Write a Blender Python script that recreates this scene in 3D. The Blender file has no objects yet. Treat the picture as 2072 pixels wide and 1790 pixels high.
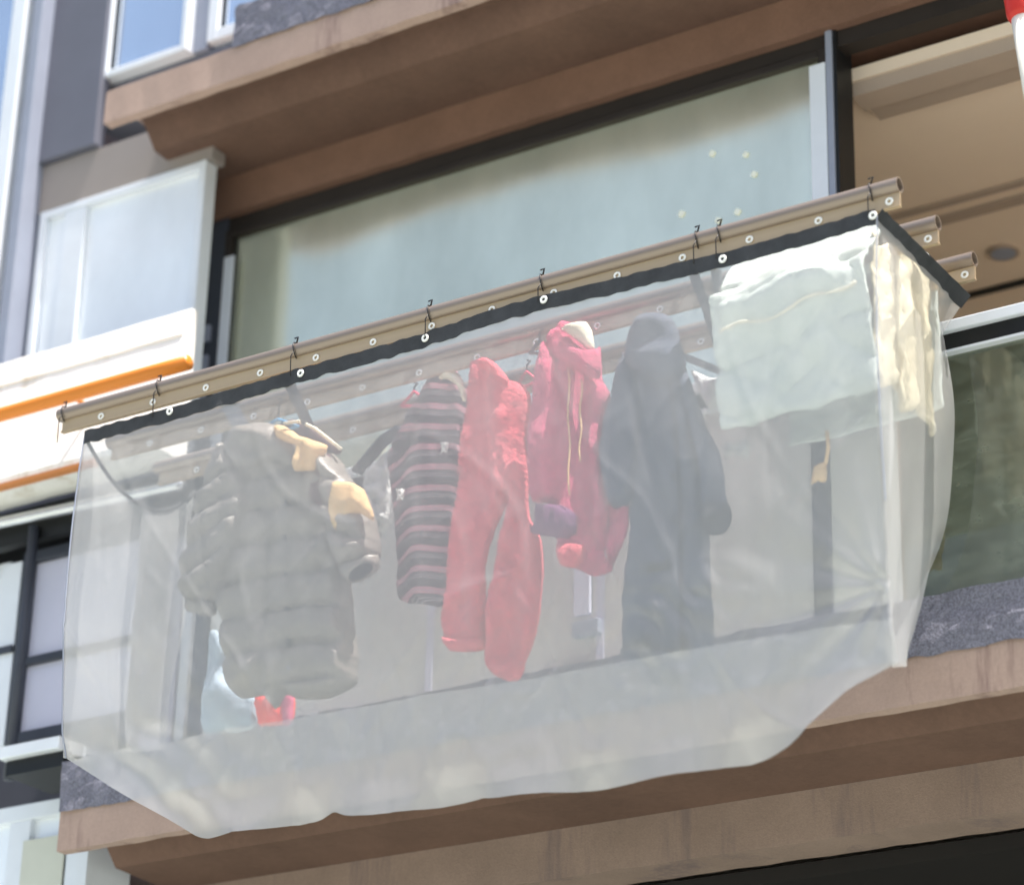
import bpy, bmesh, math, random
import numpy as np
from mathutils import Vector, Matrix, noise
from mathutils.geometry import delaunay_2d_cdt
random.seed(7)
S = bpy.context.scene
COL = S.collection
PI = math.pi

# ------------------------------------------------------------------ camera model
# pixel coordinates below are those of a 2072 x 1790 view of the photograph
def cam_axes(yaw, pitch, roll):
    cy, sy, cp, sp, cr, sr = math.cos(yaw), math.sin(yaw), math.cos(pitch), math.sin(pitch), math.cos(roll), math.sin(roll)
    f = np.array([sy*cp, cy*cp, sp]); r0 = np.array([cy, -sy, 0.]); d0 = np.cross(f, r0)
    return np.array([cr*r0+sr*d0, -sr*r0+cr*d0, f])
M = cam_axes(*[math.radians(a) for a in (-33.3227, 24.2714, -1.4908)])
FPX = 5598.0
CAM = np.array([4.1133, -6.7902, 1.6])
def ray(px, py): return M.T @ np.array([(px-1036)/FPX, (py-895)/FPX, 1.0])
def at(px, py, Y):
    d = ray(px, py); p = CAM + d*(Y-CAM[1])/d[1]
    return Vector(p)
def atZ(px, py, Z):
    d = ray(px, py); return Vector(CAM + d*(Z-CAM[2])/d[2])
def atX(px, py, X):
    d = ray(px, py); return Vector(CAM + d*(X-CAM[0])/d[0])
def N(x, y=0., z=0.): return noise.noise(Vector((x, y, z)))

# ------------------------------------------------------------------ materials
def lin(r, g, b):
    f = lambda c: (c/255/12.92) if c/255 <= .04045 else ((c/255+.055)/1.055)**2.4
    return (f(r), f(g), f(b), 1)
def nodes(m):
    m.use_nodes = True
    return m.node_tree.nodes, m.node_tree.links
def noise_node(nt, ln, scale, detail=4, rough=.6, coord='Object', stretch=None):
    tc = nt.new('ShaderNodeTexCoord'); n = nt.new('ShaderNodeTexNoise')
    n.inputs['Scale'].default_value = scale; n.inputs['Detail'].default_value = detail; n.inputs['Roughness'].default_value = rough
    if stretch:
        mp = nt.new('ShaderNodeMapping'); mp.inputs['Scale'].default_value = stretch
        ln.new(tc.outputs[coord], mp.inputs[0]); ln.new(mp.outputs[0], n.inputs['Vector'])
    else: ln.new(tc.outputs[coord], n.inputs['Vector'])
    return n
def mat(name, col, rough=.6, var=.12, scale=6, bump=0., bscale=60, metal=0., spec=.4, sheen=0., stretch=None, var2=0., scale2=40, transl=0., stain=None):
    m = bpy.data.materials.new(name); nt, ln = nodes(m)
    b = nt['Principled BSDF']
    b.inputs['Roughness'].default_value = rough; b.inputs['Metallic'].default_value = metal
    b.inputs['Specular IOR Level'].default_value = spec
    if sheen:
        b.inputs['Sheen Weight'].default_value = sheen
    n1 = noise_node(nt, ln, scale, 5, .62, stretch=stretch)
    cr = nt.new('ShaderNodeMapRange'); cr.inputs[1].default_value = .28; cr.inputs[2].default_value = .72
    cr.inputs[3].default_value = 1-var; cr.inputs[4].default_value = 1+var
    ln.new(n1.outputs['Fac'], cr.inputs[0])
    mul = nt.new('ShaderNodeMix'); mul.data_type = 'RGBA'; mul.blend_type = 'MULTIPLY'; mul.inputs[0].default_value = 1
    mul.inputs['A'].default_value = col
    ln.new(cr.outputs[0], mul.inputs['B'])
    out = mul.outputs['Result']
    if var2:
        n2 = noise_node(nt, ln, scale2, 3, .7)
        c2 = nt.new('ShaderNodeMapRange'); c2.inputs[1].default_value = .3; c2.inputs[2].default_value = .7
        c2.inputs[3].default_value = 1-var2; c2.inputs[4].default_value = 1+var2
        ln.new(n2.outputs['Fac'], c2.inputs[0])
        m2 = nt.new('ShaderNodeMix'); m2.data_type = 'RGBA'; m2.blend_type = 'MULTIPLY'; m2.inputs[0].default_value = 1
        ln.new(out, m2.inputs['A']); ln.new(c2.outputs[0], m2.inputs['B']); out = m2.outputs['Result']
    if stain:
        n3 = noise_node(nt, ln, 2.2, 6, .75, stretch=(1.6, 1.6, .22))
        c3 = nt.new('ShaderNodeMapRange'); c3.inputs[1].default_value = .53; c3.inputs[2].default_value = .66
        ln.new(n3.outputs['Fac'], c3.inputs[0])
        m3 = nt.new('ShaderNodeMix'); m3.data_type = 'RGBA'; m3.blend_type = 'MIX'
        ln.new(c3.outputs[0], m3.inputs[0]); ln.new(out, m3.inputs['A']); m3.inputs['B'].default_value = stain; out = m3.outputs['Result']
    ln.new(out, b.inputs['Base Color'])
    if bump:
        n4 = noise_node(nt, ln, bscale, 4, .65)
        bp = nt.new('ShaderNodeBump'); bp.inputs['Strength'].default_value = bump; bp.inputs['Distance'].default_value = .01
        ln.new(n4.outputs['Fac'], bp.inputs['Height']); ln.new(bp.outputs[0], b.inputs['Normal'])
    if transl:
        tr = nt.new('ShaderNodeBsdfTranslucent'); ln.new(out, tr.inputs['Color'])
        mx = nt.new('ShaderNodeMixShader'); mx.inputs[0].default_value = transl
        ln.new(b.outputs[0], mx.inputs[1]); ln.new(tr.outputs[0], mx.inputs[2])
        ln.new(mx.outputs[0], nt['Material Output'].inputs[0])
    return m
def glass_mirror(name, tint, base, mirror=.8, rough=.03, wav=.04, wscale=1.2, streak=.12):
    """reflective coated pane: tinted mirror over a pale film"""
    m = bpy.data.materials.new(name); nt, ln = nodes(m)
    nt.remove(nt['Principled BSDF'])
    g = nt.new('ShaderNodeBsdfGlossy'); g.inputs['Roughness'].default_value = rough
    d = nt.new('ShaderNodeBsdfDiffuse')
    n1 = noise_node(nt, ln, 2.2, 5, .6, stretch=(1.5, 1.5, .7))
    for sh, c in ((g, tint), (d, base)):
        cr = nt.new('ShaderNodeMapRange'); cr.inputs[1].default_value = .3; cr.inputs[2].default_value = .7
        cr.inputs[3].default_value = 1-streak; cr.inputs[4].default_value = 1+streak*.6
        ln.new(n1.outputs['Fac'], cr.inputs[0])
        mu = nt.new('ShaderNodeMix'); mu.data_type = 'RGBA'; mu.blend_type = 'MULTIPLY'; mu.inputs[0].default_value = 1
        mu.inputs['A'].default_value = c; ln.new(cr.outputs[0], mu.inputs['B']); ln.new(mu.outputs['Result'], sh.inputs['Color'])
    n2 = noise_node(nt, ln, wscale, 2, .5)
    bp = nt.new('ShaderNodeBump'); bp.inputs['Strength'].default_value = wav; bp.inputs['Distance'].default_value = .3
    ln.new(n2.outputs['Fac'], bp.inputs['Height']); ln.new(bp.outputs[0], g.inputs['Normal'])
    mx = nt.new('ShaderNodeMixShader'); mx.inputs[0].default_value = mirror
    ln.new(d.outputs[0], mx.inputs[1]); ln.new(g.outputs[0], mx.inputs[2]); ln.new(mx.outputs[0], nt['Material Output'].inputs[0])
    return m
def glass_tint(name, tint, gloss=.1, gcol=(.8, .85, .8, 1)):
    m = bpy.data.materials.new(name); nt, ln = nodes(m); nt.remove(nt['Principled BSDF'])
    t = nt.new('ShaderNodeBsdfTransparent'); t.inputs['Color'].default_value = tint
    g = nt.new('ShaderNodeBsdfGlossy'); g.inputs['Roughness'].default_value = .04; g.inputs['Color'].default_value = gcol
    d = nt.new('ShaderNodeBsdfDiffuse'); d.inputs['Color'].default_value = (.34, .38, .30, 1)
    n1 = noise_node(nt, ln, 2.5, 6, .7, stretch=(1.5, 1.5, 4))
    cr = nt.new('ShaderNodeMapRange'); cr.inputs[1].default_value = .42; cr.inputs[2].default_value = .75; cr.inputs[3].default_value = .16; cr.inputs[4].default_value = .5
    ln.new(n1.outputs['Fac'], cr.inputs[0])
    m0 = nt.new('ShaderNodeMixShader'); ln.new(cr.outputs[0], m0.inputs[0]); ln.new(t.outputs[0], m0.inputs[1]); ln.new(d.outputs[0], m0.inputs[2])
    mx = nt.new('ShaderNodeMixShader'); mx.inputs[0].default_value = gloss
    ln.new(m0.outputs[0], mx.inputs[1]); ln.new(g.outputs[0], mx.inputs[2]); ln.new(mx.outputs[0], nt['Material Output'].inputs[0])
    return m
def sheet_mat(name):
    """milky mosquito-net film: part of the light passes straight through, the rest is scattered"""
    m = bpy.data.materials.new(name); nt, ln = nodes(m); nt.remove(nt['Principled BSDF'])
    t = nt.new('ShaderNodeBsdfTransparent'); t.inputs['Color'].default_value = (.97, .97, .97, 1)
    d = nt.new('ShaderNodeBsdfDiffuse'); d.inputs['Color'].default_value = (.80, .797, .79, 1)
    tr = nt.new('ShaderNodeBsdfTranslucent'); tr.inputs['Color'].default_value = (.79, .785, .775, 1)
    g = nt.new('ShaderNodeBsdfGlossy'); g.inputs['Roughness'].default_value = .24; g.inputs['Color'].default_value = (.9, .9, .9, 1)
    n1 = noise_node(nt, ln, 5, 5, .65)
    bp = nt.new('ShaderNodeBump'); bp.inputs['Strength'].default_value = .06; bp.inputs['Distance'].default_value = .03
    n3 = noise_node(nt, ln, 9, 4, .6, stretch=(1, 1, .55)); ln.new(n3.outputs['Fac'], bp.inputs['Height'])
    for s in (d, tr, g): ln.new(bp.outputs[0], s.inputs['Normal'])
    a = nt.new('ShaderNodeMixShader'); a.inputs[0].default_value = .35; ln.new(d.outputs[0], a.inputs[1]); ln.new(tr.outputs[0], a.inputs[2])
    b = nt.new('ShaderNodeMixShader'); b.inputs[0].default_value = .10; ln.new(a.outputs[0], b.inputs[1]); ln.new(g.outputs[0], b.inputs[2])
    cr = nt.new('ShaderNodeMapRange'); cr.inputs[1].default_value = .3; cr.inputs[2].default_value = .7; cr.inputs[3].default_value = SHEET_A-.012; cr.inputs[4].default_value = SHEET_A+.015
    ln.new(n1.outputs['Fac'], cr.inputs[0])
    c = nt.new('ShaderNodeMixShader'); ln.new(cr.outputs[0], c.inputs[0]); ln.new(t.outputs[0], c.inputs[1]); ln.new(b.outputs[0], c.inputs[2])
    ln.new(c.outputs[0], nt['Material Output'].inputs[0])
    return m
SHEET_A = .44
def stripe_mat(name, x0):
    m = bpy.data.materials.new(name); nt, ln = nodes(m); b = nt['Principled BSDF']; b.inputs['Roughness'].default_value = .95
    b.inputs['Specular IOR Level'].default_value = .1
    tc = nt.new('ShaderNodeTexCoord'); sp = nt.new('ShaderNodeSeparateXYZ'); ln.new(tc.outputs['Object'], sp.inputs[0])
    def mth(op, a, bb=None):
        n = nt.new('ShaderNodeMath'); n.operation = op
        for i, v in enumerate((a, bb)):
            if v is None: continue
            if isinstance(v, (int, float)): n.inputs[i].default_value = v
            else: ln.new(v, n.inputs[i])
        return n.outputs[0]
    dx = mth('SUBTRACT', sp.outputs[0], x0); arc = mth('MULTIPLY', mth('MULTIPLY', dx, dx), 1.9)
    nz = noise_node(nt, ln, 14, 3, .6); z = mth('ADD', mth('ADD', sp.outputs[2], arc), mth('MULTIPLY', nz.outputs['Fac'], .012))
    fr = mth('FRACT', mth('DIVIDE', z, .0685))
    ramp = nt.new('ShaderNodeValToRGB'); ramp.color_ramp.interpolation = 'CONSTANT'
    pink, dark, mid, pale = lin(180, 124, 138), lin(60, 58, 64), lin(104, 98, 104), lin(150, 142, 150)
    els = [(0, dark), (.30, pale), (.34, dark), (.40, pale), (.44, dark), (.50, mid), (.54, dark), (.60, pink), (.70, pale), (.74, pink), (.88, dark)]
    e = ramp.color_ramp.elements
    e[0].position, e[0].color = els[0]; e[1].position, e[1].color = els[1]
    for p, c in els[2:]:
        q = e.new(p); q.color = c
    ln.new(fr, ramp.inputs[0]); ln.new(ramp.outputs[0], b.inputs['Base Color'])
    n4 = noise_node(nt, ln, 120, 3, .6); bp = nt.new('ShaderNodeBump'); bp.inputs['Strength'].default_value = .5; bp.inputs['Distance'].default_value = .006
    ln.new(n4.outputs['Fac'], bp.inputs['Height']); ln.new(bp.outputs[0], b.inputs['Normal'])
    return m
def stucco_mat(name):
    m = mat(name, lin(128, 128, 142), .9, .18, 9, 1.0, 130, var2=.45, scale2=150)
    return m

MT = dict(
    fascia=mat('pink beige render', lin(176, 152, 140), .85, .10, 5, .25, 180, var2=.06, scale2=90, stain=lin(128, 104, 100)),
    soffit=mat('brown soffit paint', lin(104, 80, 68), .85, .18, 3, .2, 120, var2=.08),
    beam=mat('taupe render', lin(144, 124, 112), .85, .12, 4, .25, 170, var2=.08, scale2=110, stain=lin(120, 104, 100)),
    stucco=stucco_mat('grey violet rough stucco'),
    white=mat('white aluminium', lin(226, 231, 238), .35, .04, 6, spec=.5),
    greyframe=mat('grey aluminium', lin(150, 156, 172), .4, .06, 6),
    head=mat('dark brown window head', lin(44, 38, 34), .6, .15, 6),
    dark=mat('black rubber gasket and painted shade', lin(22, 24, 26), .5, .15, 20),
    charcoal=mat('charcoal steel', lin(62, 66, 76), .5, .1, 20),
    column=mat('slate grey panel', lin(104, 106, 118), .6, .08, 3),
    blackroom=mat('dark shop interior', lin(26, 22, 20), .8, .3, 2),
    ceil=mat('warm beige ceiling', lin(236, 216, 194), .8, .04, 1.5, .05, 60),
    ceil2=mat('taupe ceiling cornice', lin(176, 158, 142), .8, .05, 3),
    inwall=mat('pale green grey wall', lin(206, 208, 196), .8, .1, 2),
    beamtop=mat('orange brown render', lin(126, 96, 80), .85, .14, 4, .25, 170, var2=.08, scale2=110),
    baysoffit=mat('grey beige spandrel paint', lin(150, 142, 138), .8, .06, 2),
    whitewall=mat('white painted render', lin(240, 238, 234), .8, .05, 3, .15, 130, stain=lin(214, 206, 192)),
    orange=mat('varnished orange wood', lin(214, 128, 42), .35, .15, 3, stretch=(.3, 4, 4)),
    orangepaint=mat('orange brown paint', lin(196, 128, 74), .7, .1, 3),
    alu=mat('champagne aluminium', lin(152, 138, 126), .38, .08, 3, metal=.55, stretch=(.15, 3, 3)),
    fin=mat('champagne aluminium fin', lin(190, 168, 138), .42, .08, 3, metal=.35, stretch=(.15, 3, 3)),
    ring=mat('white nylon', lin(244, 244, 240), .5, .03, 10),
    hem=mat('weathered black webbing', lin(60, 62, 65), .85, .25, 14, .3, 220),
    wire=mat('dark steel wire', lin(58, 56, 56), .4, .1, 20, metal=.6),
    chrome=mat('brushed steel tube', lin(214, 216, 220), .25, .05, 10, metal=.8),
    jacket=mat('taupe black nylon', lin(136, 130, 124), .38, .14, 9, .35, 60, spec=.6),
    tan_sun_patch=mat('tan cloth and sun patch', lin(250, 212, 156), .95, .14, 18, .5, 160, transl=.2),  # jacket's sunlit patches put into colour; plain tan for tag and zip
    plum=mat('plum inside cloth', lin(80, 48, 58), .8, .15, 10),
    red=mat('red fleece', lin(248, 112, 126), .95, .2, 24, 1.0, 70, spec=.15, sheen=.3, var2=.3, scale2=75, transl=.25),
    red2=mat('raspberry fleece', lin(242, 104, 142), .95, .2, 24, .9, 150, spec=.15, sheen=.3, var2=.3, scale2=75, transl=.25),
    purple=mat('mauve cuff knit', lin(112, 66, 104), .9, .12, 30, .4, 200),
    cream=mat('cream and sunlit cloth', lin(244, 236, 214), .9, .05, 20, .3, 150),  # cream cloth, also the sunlight painted on hood and sweater collar
    navy=mat('slate navy wool', lin(82, 89, 106), .9, .14, 10, .4, 150, spec=.2, sheen=.15),
    navydark=mat('dark slate ribbing', lin(44, 48, 60), .9, .12, 14, .5, 180),
    blanket=mat('ivory quilted cotton', lin(224, 233, 228), .85, .04, 7, .2, 90, transl=.12),
    blanketside=mat('sunlit yellow cotton', lin(244, 234, 204), .85, .08, 9, .25, 90, transl=.15),  # same blanket, the sun's yellow put into the side's colour
    blue=mat('light blue denim', lin(172, 190, 206), .85, .12, 12, .3, 160),
    slate=mat('grey blue cotton', lin(110, 126, 160), .85, .12, 12),
    coral=mat('coral cotton', lin(255, 70, 60), .85, .08, 12),
    rose=mat('rose cotton', lin(214, 90, 130), .85, .08, 12),
    bluehanger=mat('blue plastic', lin(70, 150, 200), .4, .05, 10),
    pinkcord=mat('pink plastic', lin(230, 70, 110), .45, .05, 10),
    foil=mat('crumpled white plastic', lin(222, 222, 220), .35, .2, 14, .6, 40),
    lavender=mat('frosted lavender panel', lin(206, 206, 224), .3, .05, 2),
    redcap=mat('red plastic', lin(190, 44, 34), .4, .05, 10),
    ivory=mat('ivory enamel', lin(250, 244, 230), .4, .03, 5),
    asphalt=mat('asphalt', lin(160, 166, 158), .9, .15, .6, .2, 30),
    sticker=mat('pale paper sticker', lin(250, 252, 236), .6, .03, 20),
)
MT['pane'] = glass_mirror('green coated glass', (1, .97, .74, 1), lin(228, 236, 218), .70, .15, .05, 1.1, .14)
MT['paneL'] = glass_mirror('frosted pale glass', (.9, .95, 1, 1), lin(246, 250, 254), .2, .12, .03, 1.1, .10)
MT['paneB'] = glass_mirror('blue glass', (.90, .93, .96, 1), lin(180, 208, 240), .75, .03, .02, .8, .05)
MT['paneG'] = glass_tint('green tinted balustrade glass', (.40, .43, .36, 1), .10)
MT['clear'] = mat('frosted balustrade glass', lin(212, 212, 208), .25, .07, 2.2)
MT['sheet'] = sheet_mat('milky net film')

# ------------------------------------------------------------------ mesh helpers
class MB:
    def __init__(s): s.bm = bmesh.new()
    def box(s, x0, x1, y0, y1, z0, z1, bev=0.):
        vs = [s.bm.verts.new((x, y, z)) for x in (x0, x1) for y in (y0, y1) for z in (z0, z1)]
        fs = [(0, 1, 3, 2), (4, 6, 7, 5), (0, 4, 5, 1), (2, 3, 7, 6), (0, 2, 6, 4), (1, 5, 7, 3)]
        faces = [s.bm.faces.new([vs[i] for i in f]) for f in fs]
        if bev:
            es = list({e for f in faces for e in f.edges})
            bmesh.ops.bevel(s.bm, geom=es, offset=bev, segments=2, affect='EDGES', profile=.5)
        return s
    def prism(s, prof, x0, x1, n=1, jit=0.):
        """closed YZ profile swept along X"""
        rings = []
        for i in range(n+1):
            x = x0+(x1-x0)*i/n
            rings.append([s.bm.verts.new((x, y+jit*N(x*9, k*3.1), z+jit*N(x*9, k*3.1, 5))) for k, (y, z) in enumerate(prof)])
        for a, b in zip(rings, rings[1:]):
            for k in range(len(prof)):
                s.bm.faces.new((a[k], a[(k+1) % len(prof)], b[(k+1) % len(prof)], b[k]))
        s.bm.faces.new(rings[0][::-1]); s.bm.faces.new(rings[-1])
        return s
    def bar(s, a, b, w, h, up=(0, 0, 1)):
        a, b = Vector(a), Vector(b); d = (b-a).normalized(); u = Vector(up); sx = d.cross(u).normalized(); u = sx.cross(d)
        vs = [s.bm.verts.new(p+sx*i*w/2+u*j*h/2) for p in (a, b) for i, j in ((-1, -1), (1, -1), (1, 1), (-1, 1))]
        for f in ((3, 2, 1, 0), (4, 5, 6, 7), (0, 1, 5, 4), (1, 2, 6, 5), (2, 3, 7, 6), (3, 0, 4, 7)): s.bm.faces.new([vs[i] for i in f])
        return s
    def tube(s, pts, r, n=8, cap=True):
        pts = [Vector(p) for p in pts]; rings = []; prev = None
        for i, p in enumerate(pts):
            t = (pts[min(i+1, len(pts)-1)]-pts[max(i-1, 0)]).normalized()
            if prev is None:
                a = t.orthogonal().normalized()
            else:
                a = (prev-t*prev.dot(t)).normalized()
            prev = a; b = t.cross(a); rr = r[i] if isinstance(r, (list, tuple)) else r
            rings.append([s.bm.verts.new(p+(a*math.cos(2*PI*k/n)+b*math.sin(2*PI*k/n))*rr) for k in range(n)])
        for A, B in zip(rings, rings[1:]):
            for k in range(n): s.bm.faces.new((A[k], A[(k+1) % n], B[(k+1) % n], B[k]))
        if cap: s.bm.faces.new(rings[0][::-1]); s.bm.faces.new(rings[-1])
        return s
    def torus(s, c, R, r, axis=(0, 1, 0), n=16, m=6):
        c = Vector(c); ax = Vector(axis).normalized(); a = ax.orthogonal().normalized(); b = ax.cross(a); rings = []
        for i in range(n):
            th = 2*PI*i/n; d = a*math.cos(th)+b*math.sin(th)
            rings.append([s.bm.verts.new(c+d*(R+r*math.cos(2*PI*k/m))+ax*r*math.sin(2*PI*k/m)) for k in range(m)])
        for i in range(n):
            A, B = rings[i], rings[(i+1) % n]
            for k in range(m): s.bm.faces.new((A[k], A[(k+1) % m], B[(k+1) % m], B[k]))
        return s
    def disc(s, c, rx, rz, th, rot=0., n=16):
        c = Vector(c); f = []; bk = []
        for i in range(n):
            x, z = rx*math.cos(2*PI*i/n), rz*math.sin(2*PI*i/n)
            x, z = x*math.cos(rot)-z*math.sin(rot), x*math.sin(rot)+z*math.cos(rot)
            f.append(s.bm.verts.new(c+Vector((x, -th/2, z)))); bk.append(s.bm.verts.new(c+Vector((x, th/2, z))))
        s.bm.faces.new(f[::-1]); s.bm.faces.new(bk)
        for i in range(n): s.bm.faces.new((f[i], f[(i+1) % n], bk[(i+1) % n], bk[i]))
        return s
    def grid(s, P):
        """P[i][j] points -> quad sheet"""
        V = [[s.bm.verts.new(p) for p in row] for row in P]
        for i in range(len(V)-1):
            for j in range(len(V[0])-1): s.bm.faces.new((V[i][j], V[i+1][j], V[i+1][j+1], V[i][j+1]))
        return s
    def build(s, name, m, parent=None, smooth=False):
        bmesh.ops.recalc_face_normals(s.bm, faces=s.bm.faces)
        me = bpy.data.meshes.new(name); s.bm.to_mesh(me); s.bm.free()
        return link(name, me, m, parent, smooth)
def origin_of(o):
    p = Vector((0, 0, 0))
    while o is not None: p = p+o.location; o = o.parent
    return p
def link(name, me, m, parent, smooth=False):
    o = bpy.data.objects.new(name, me)
    if m: me.materials.append(m)
    if smooth:
        for p in me.polygons: p.use_smooth = True
    COL.objects.link(o)
    if parent is not None:
        me.transform(Matrix.Translation(-origin_of(parent))); o.parent = parent
    return o
def tag(o, label, cat, group=None, kind=None):
    if label: o['label'] = label
    if cat: o['category'] = cat
    if group: o['group'] = group
    if kind: o['kind'] = kind
    return o
def thing(name, label, cat, loc, group=None):
    o = bpy.data.objects.new(name, None); o.empty_display_size = .1; COL.objects.link(o); o.location = loc
    return tag(o, label, cat, group)
def top(o, loc):
    """give a one-mesh thing its origin at loc"""
    o.data.transform(Matrix.Translation(-Vector(loc))); o.location = loc; return o

def resample(pts, step, closed=True):
    """Catmull-Rom through the points, then even spacing"""
    n = len(pts); out = []
    for i in range(n if closed else n-1):
        p0, p1, p2, p3 = [np.array(pts[(i+k) % n] if closed else pts[min(max(i+k, 0), n-1)], float) for k in (-1, 0, 1, 2)]
        for t in np.linspace(0, 1, 14, endpoint=False):
            q = .5*((2*p1)+(-p0+p2)*t+(2*p0-5*p1+4*p2-p3)*t*t*.8+(-p0+3*p1-3*p2+p3)*t**3*.8)
            q = q if True else p1
            out.append((1-.45)*q+.45*(p1+(p2-p1)*t))
    if not closed: out.append(np.array(pts[-1], float))
    out = np.array(out); seq = np.vstack([out, out[:1]]) if closed else out
    L = np.r_[0, np.cumsum(np.linalg.norm(np.diff(seq, axis=0), axis=1))]
    k = max(8, int(L[-1]/step)); s = np.linspace(0, L[-1], k, endpoint=not closed)
    return np.stack([np.interp(s, L, seq[:, i]) for i in range(seq.shape[1])], 1)
def inside(P, q):
    x, y = q[:, 0], q[:, 1]; c = np.zeros(len(q), bool); a = P; b = np.roll(P, -1, 0)
    for (x1, y1), (x2, y2) in zip(a, b):
        if y1 == y2: continue
        c ^= ((y1 > y) != (y2 > y)) & (x < (x2-x1)*(y-y1)/(y2-y1)+x1)
    return c
def edge_dist(P, q):
    d = np.full(len(q), 9.)
    a = P; b = np.roll(P, -1, 0)
    for p, r in zip(a, b):
        e = r-p; t = np.clip(((q-p)@e)/max(e@e, 1e-12), 0, 1)
        d = np.minimum(d, np.linalg.norm(q-(p+t[:, None]*e), axis=1))
    return d
def puff(name, px, Y, T, m, parent=None, fold=None, w=.05, res=.016, back=.7, jit=.004, lean=None):
    """cloth body: a traced outline at its own depth, inflated front and back, with modelled folds"""
    W = np.array([[at(x, y, Y).x, at(x, y, Y).z] for x, y in px])
    P = resample(W, res)
    for i in range(len(P)):
        P[i] += jit*np.array([N(P[i][0]*22, P[i][1]*22, Y), N(P[i][0]*22, P[i][1]*22, Y+7)])
    lo, hi = P.min(0), P.max(0); g = []
    zz = lo[1]; r = 0
    while zz < hi[1]:
        xx = lo[0]+(res/2 if r % 2 else 0)
        while xx < hi[0]:
            g.append((xx+random.uniform(-.15, .15)*res, zz+random.uniform(-.15, .15)*res)); xx += res
        zz += res*.87; r += 1
    g = np.array(g); g = g[inside(P, g)]; g = g[edge_dist(P, g) > res*.55]
    allp = [Vector(p) for p in P]+[Vector(p) for p in g]; nb = len(P)
    vs, es, fs, *_ = delaunay_2d_cdt(allp, [(i, (i+1) % nb) for i in range(nb)], [], 1, 1e-6)
    q = np.array([(v.x, v.y) for v in vs]); d = edge_dist(P, q)
    bm = bmesh.new(); F = []; B = []
    for i in range(len(q)):
        k = min(d[i]/w, 1); pr = math.sqrt(max(0, 1-(1-k)**2))
        f = fold(q[i][0], q[i][1]) if fold else 0.
        dy = lean(q[i][0], q[i][1]) if lean else 0.
        v = bm.verts.new((q[i][0], Y+dy-T*pr-f*min(1, d[i]/(w*.5)), q[i][1])); F.append(v)
        B.append(v if d[i] < 1e-4 else bm.verts.new((q[i][0], Y+dy+T*back*pr, q[i][1])))
    for f in fs:
        try: bm.faces.new([F[i] for i in f])
        except ValueError: pass
        b3 = [B[i] for i in f]
        if len(set(b3)) == 3 and b3 != [F[i] for i in f]:
            try: bm.faces.new(b3[::-1])
            except ValueError: pass
    bmesh.ops.recalc_face_normals(bm, faces=bm.faces)
    me = bpy.data.meshes.new(name); bm.to_mesh(me); bm.free()
    return link(name, me, m, parent, True)
def ridge(x): return 1-abs(2*(x-math.floor(x))-1)
def C2(f, ox, oy, k): return lambda pts: [(ox+x*k, oy+y*k) for x, y in pts]

# ------------------------------------------------------------------ ground
gm = MB(); gm.grid([[Vector((x, y, 0)) for y in (-60, -20, -5, 0, 10, 60)] for x in (-60, -15, 0, 15, 60)])
tag(gm.build('street', MT['asphalt']), None, None, kind='structure')

# ------------------------------------------------------------------ building
YW = .62                                            # window plane
bld = thing('apartment_building', 'pink beige apartment building with stepped balcony slabs and large windows', 'building', (0, 1, 0))
XR = 4.2
def slab(z0, xf, xs, xb, bm_='beam'):
    # fascia: front strip with its own drip groove behind the lip
    MB().prism([(0, z0), (.045, z0), (.045, z0+.112), (.66, z0+.112), (.66, z0+.142), (0, z0+.142)], xf, XR, 160, .004).build('balcony_fascia', MT['fascia'], bld)
    MB().prism([(.046, z0+.110), (.046, z0+.100), (.19, z0+.095), (.27, z0+.006), (.568, z0-.002), (.568, z0+.110)], xf+.03, XR, 30, .001).build('soffit', MT['soffit'], bld)
    MB().prism([(.57, z0-.165), (.74, z0-.165), (.74, z0+.009), (.57, z0+.009)], xb, XR, 120, .0035).build('beam', MT[bm_], bld)
    # rough stucco kerb: dense irregular front
    b = MB(); nx = int((XR-xs)/.022); nz = 10
    def py(x, z, t): return -.004-.007*N(x*16, z*16)-.006*N(x*45, z*45, 3)-.02*max(0, t-.75)
    P = []
    for i in range(nx+1):
        x = xs+(XR-xs)*i/nx; row = []
        for j in range(nz+1):
            t = j/nz; z = z0+.146+.165*t+(.011*N(x*11, 4.2) if j == nz else 0)+(.010*N(x*18, 1.2)-.012 if j == 0 else 0)
            row.append(Vector((x, py(x, z, t)-.006, z)))
        row.append(Vector((x, .18, z0+.308))); row.append(Vector((x, .18, z0+.146)))
        P.append(row)
    b.grid(P); b.box(xs, xs+.004, .0, .18, z0+.146, z0+.30)
    b.build('stucco_kerb', MT['stucco'], bld)
XB_LO = at(176, 1742, .57).x
slab(4.15, -2.15, -2.15, XB_LO)
slab(7.03, at(214, 205, 0).x, -1.64, -2.24, 'beamtop')
# dark opening below the lower slab
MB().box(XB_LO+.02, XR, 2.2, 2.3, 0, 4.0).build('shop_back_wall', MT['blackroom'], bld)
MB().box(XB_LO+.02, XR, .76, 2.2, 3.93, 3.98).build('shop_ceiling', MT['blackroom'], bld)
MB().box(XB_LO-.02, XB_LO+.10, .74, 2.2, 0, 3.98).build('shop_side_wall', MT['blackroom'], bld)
MB().box(XB_LO, XR, .66, 2.3, 4.16, 4.29).build('balcony_floor', MT['beam'], bld)

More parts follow.
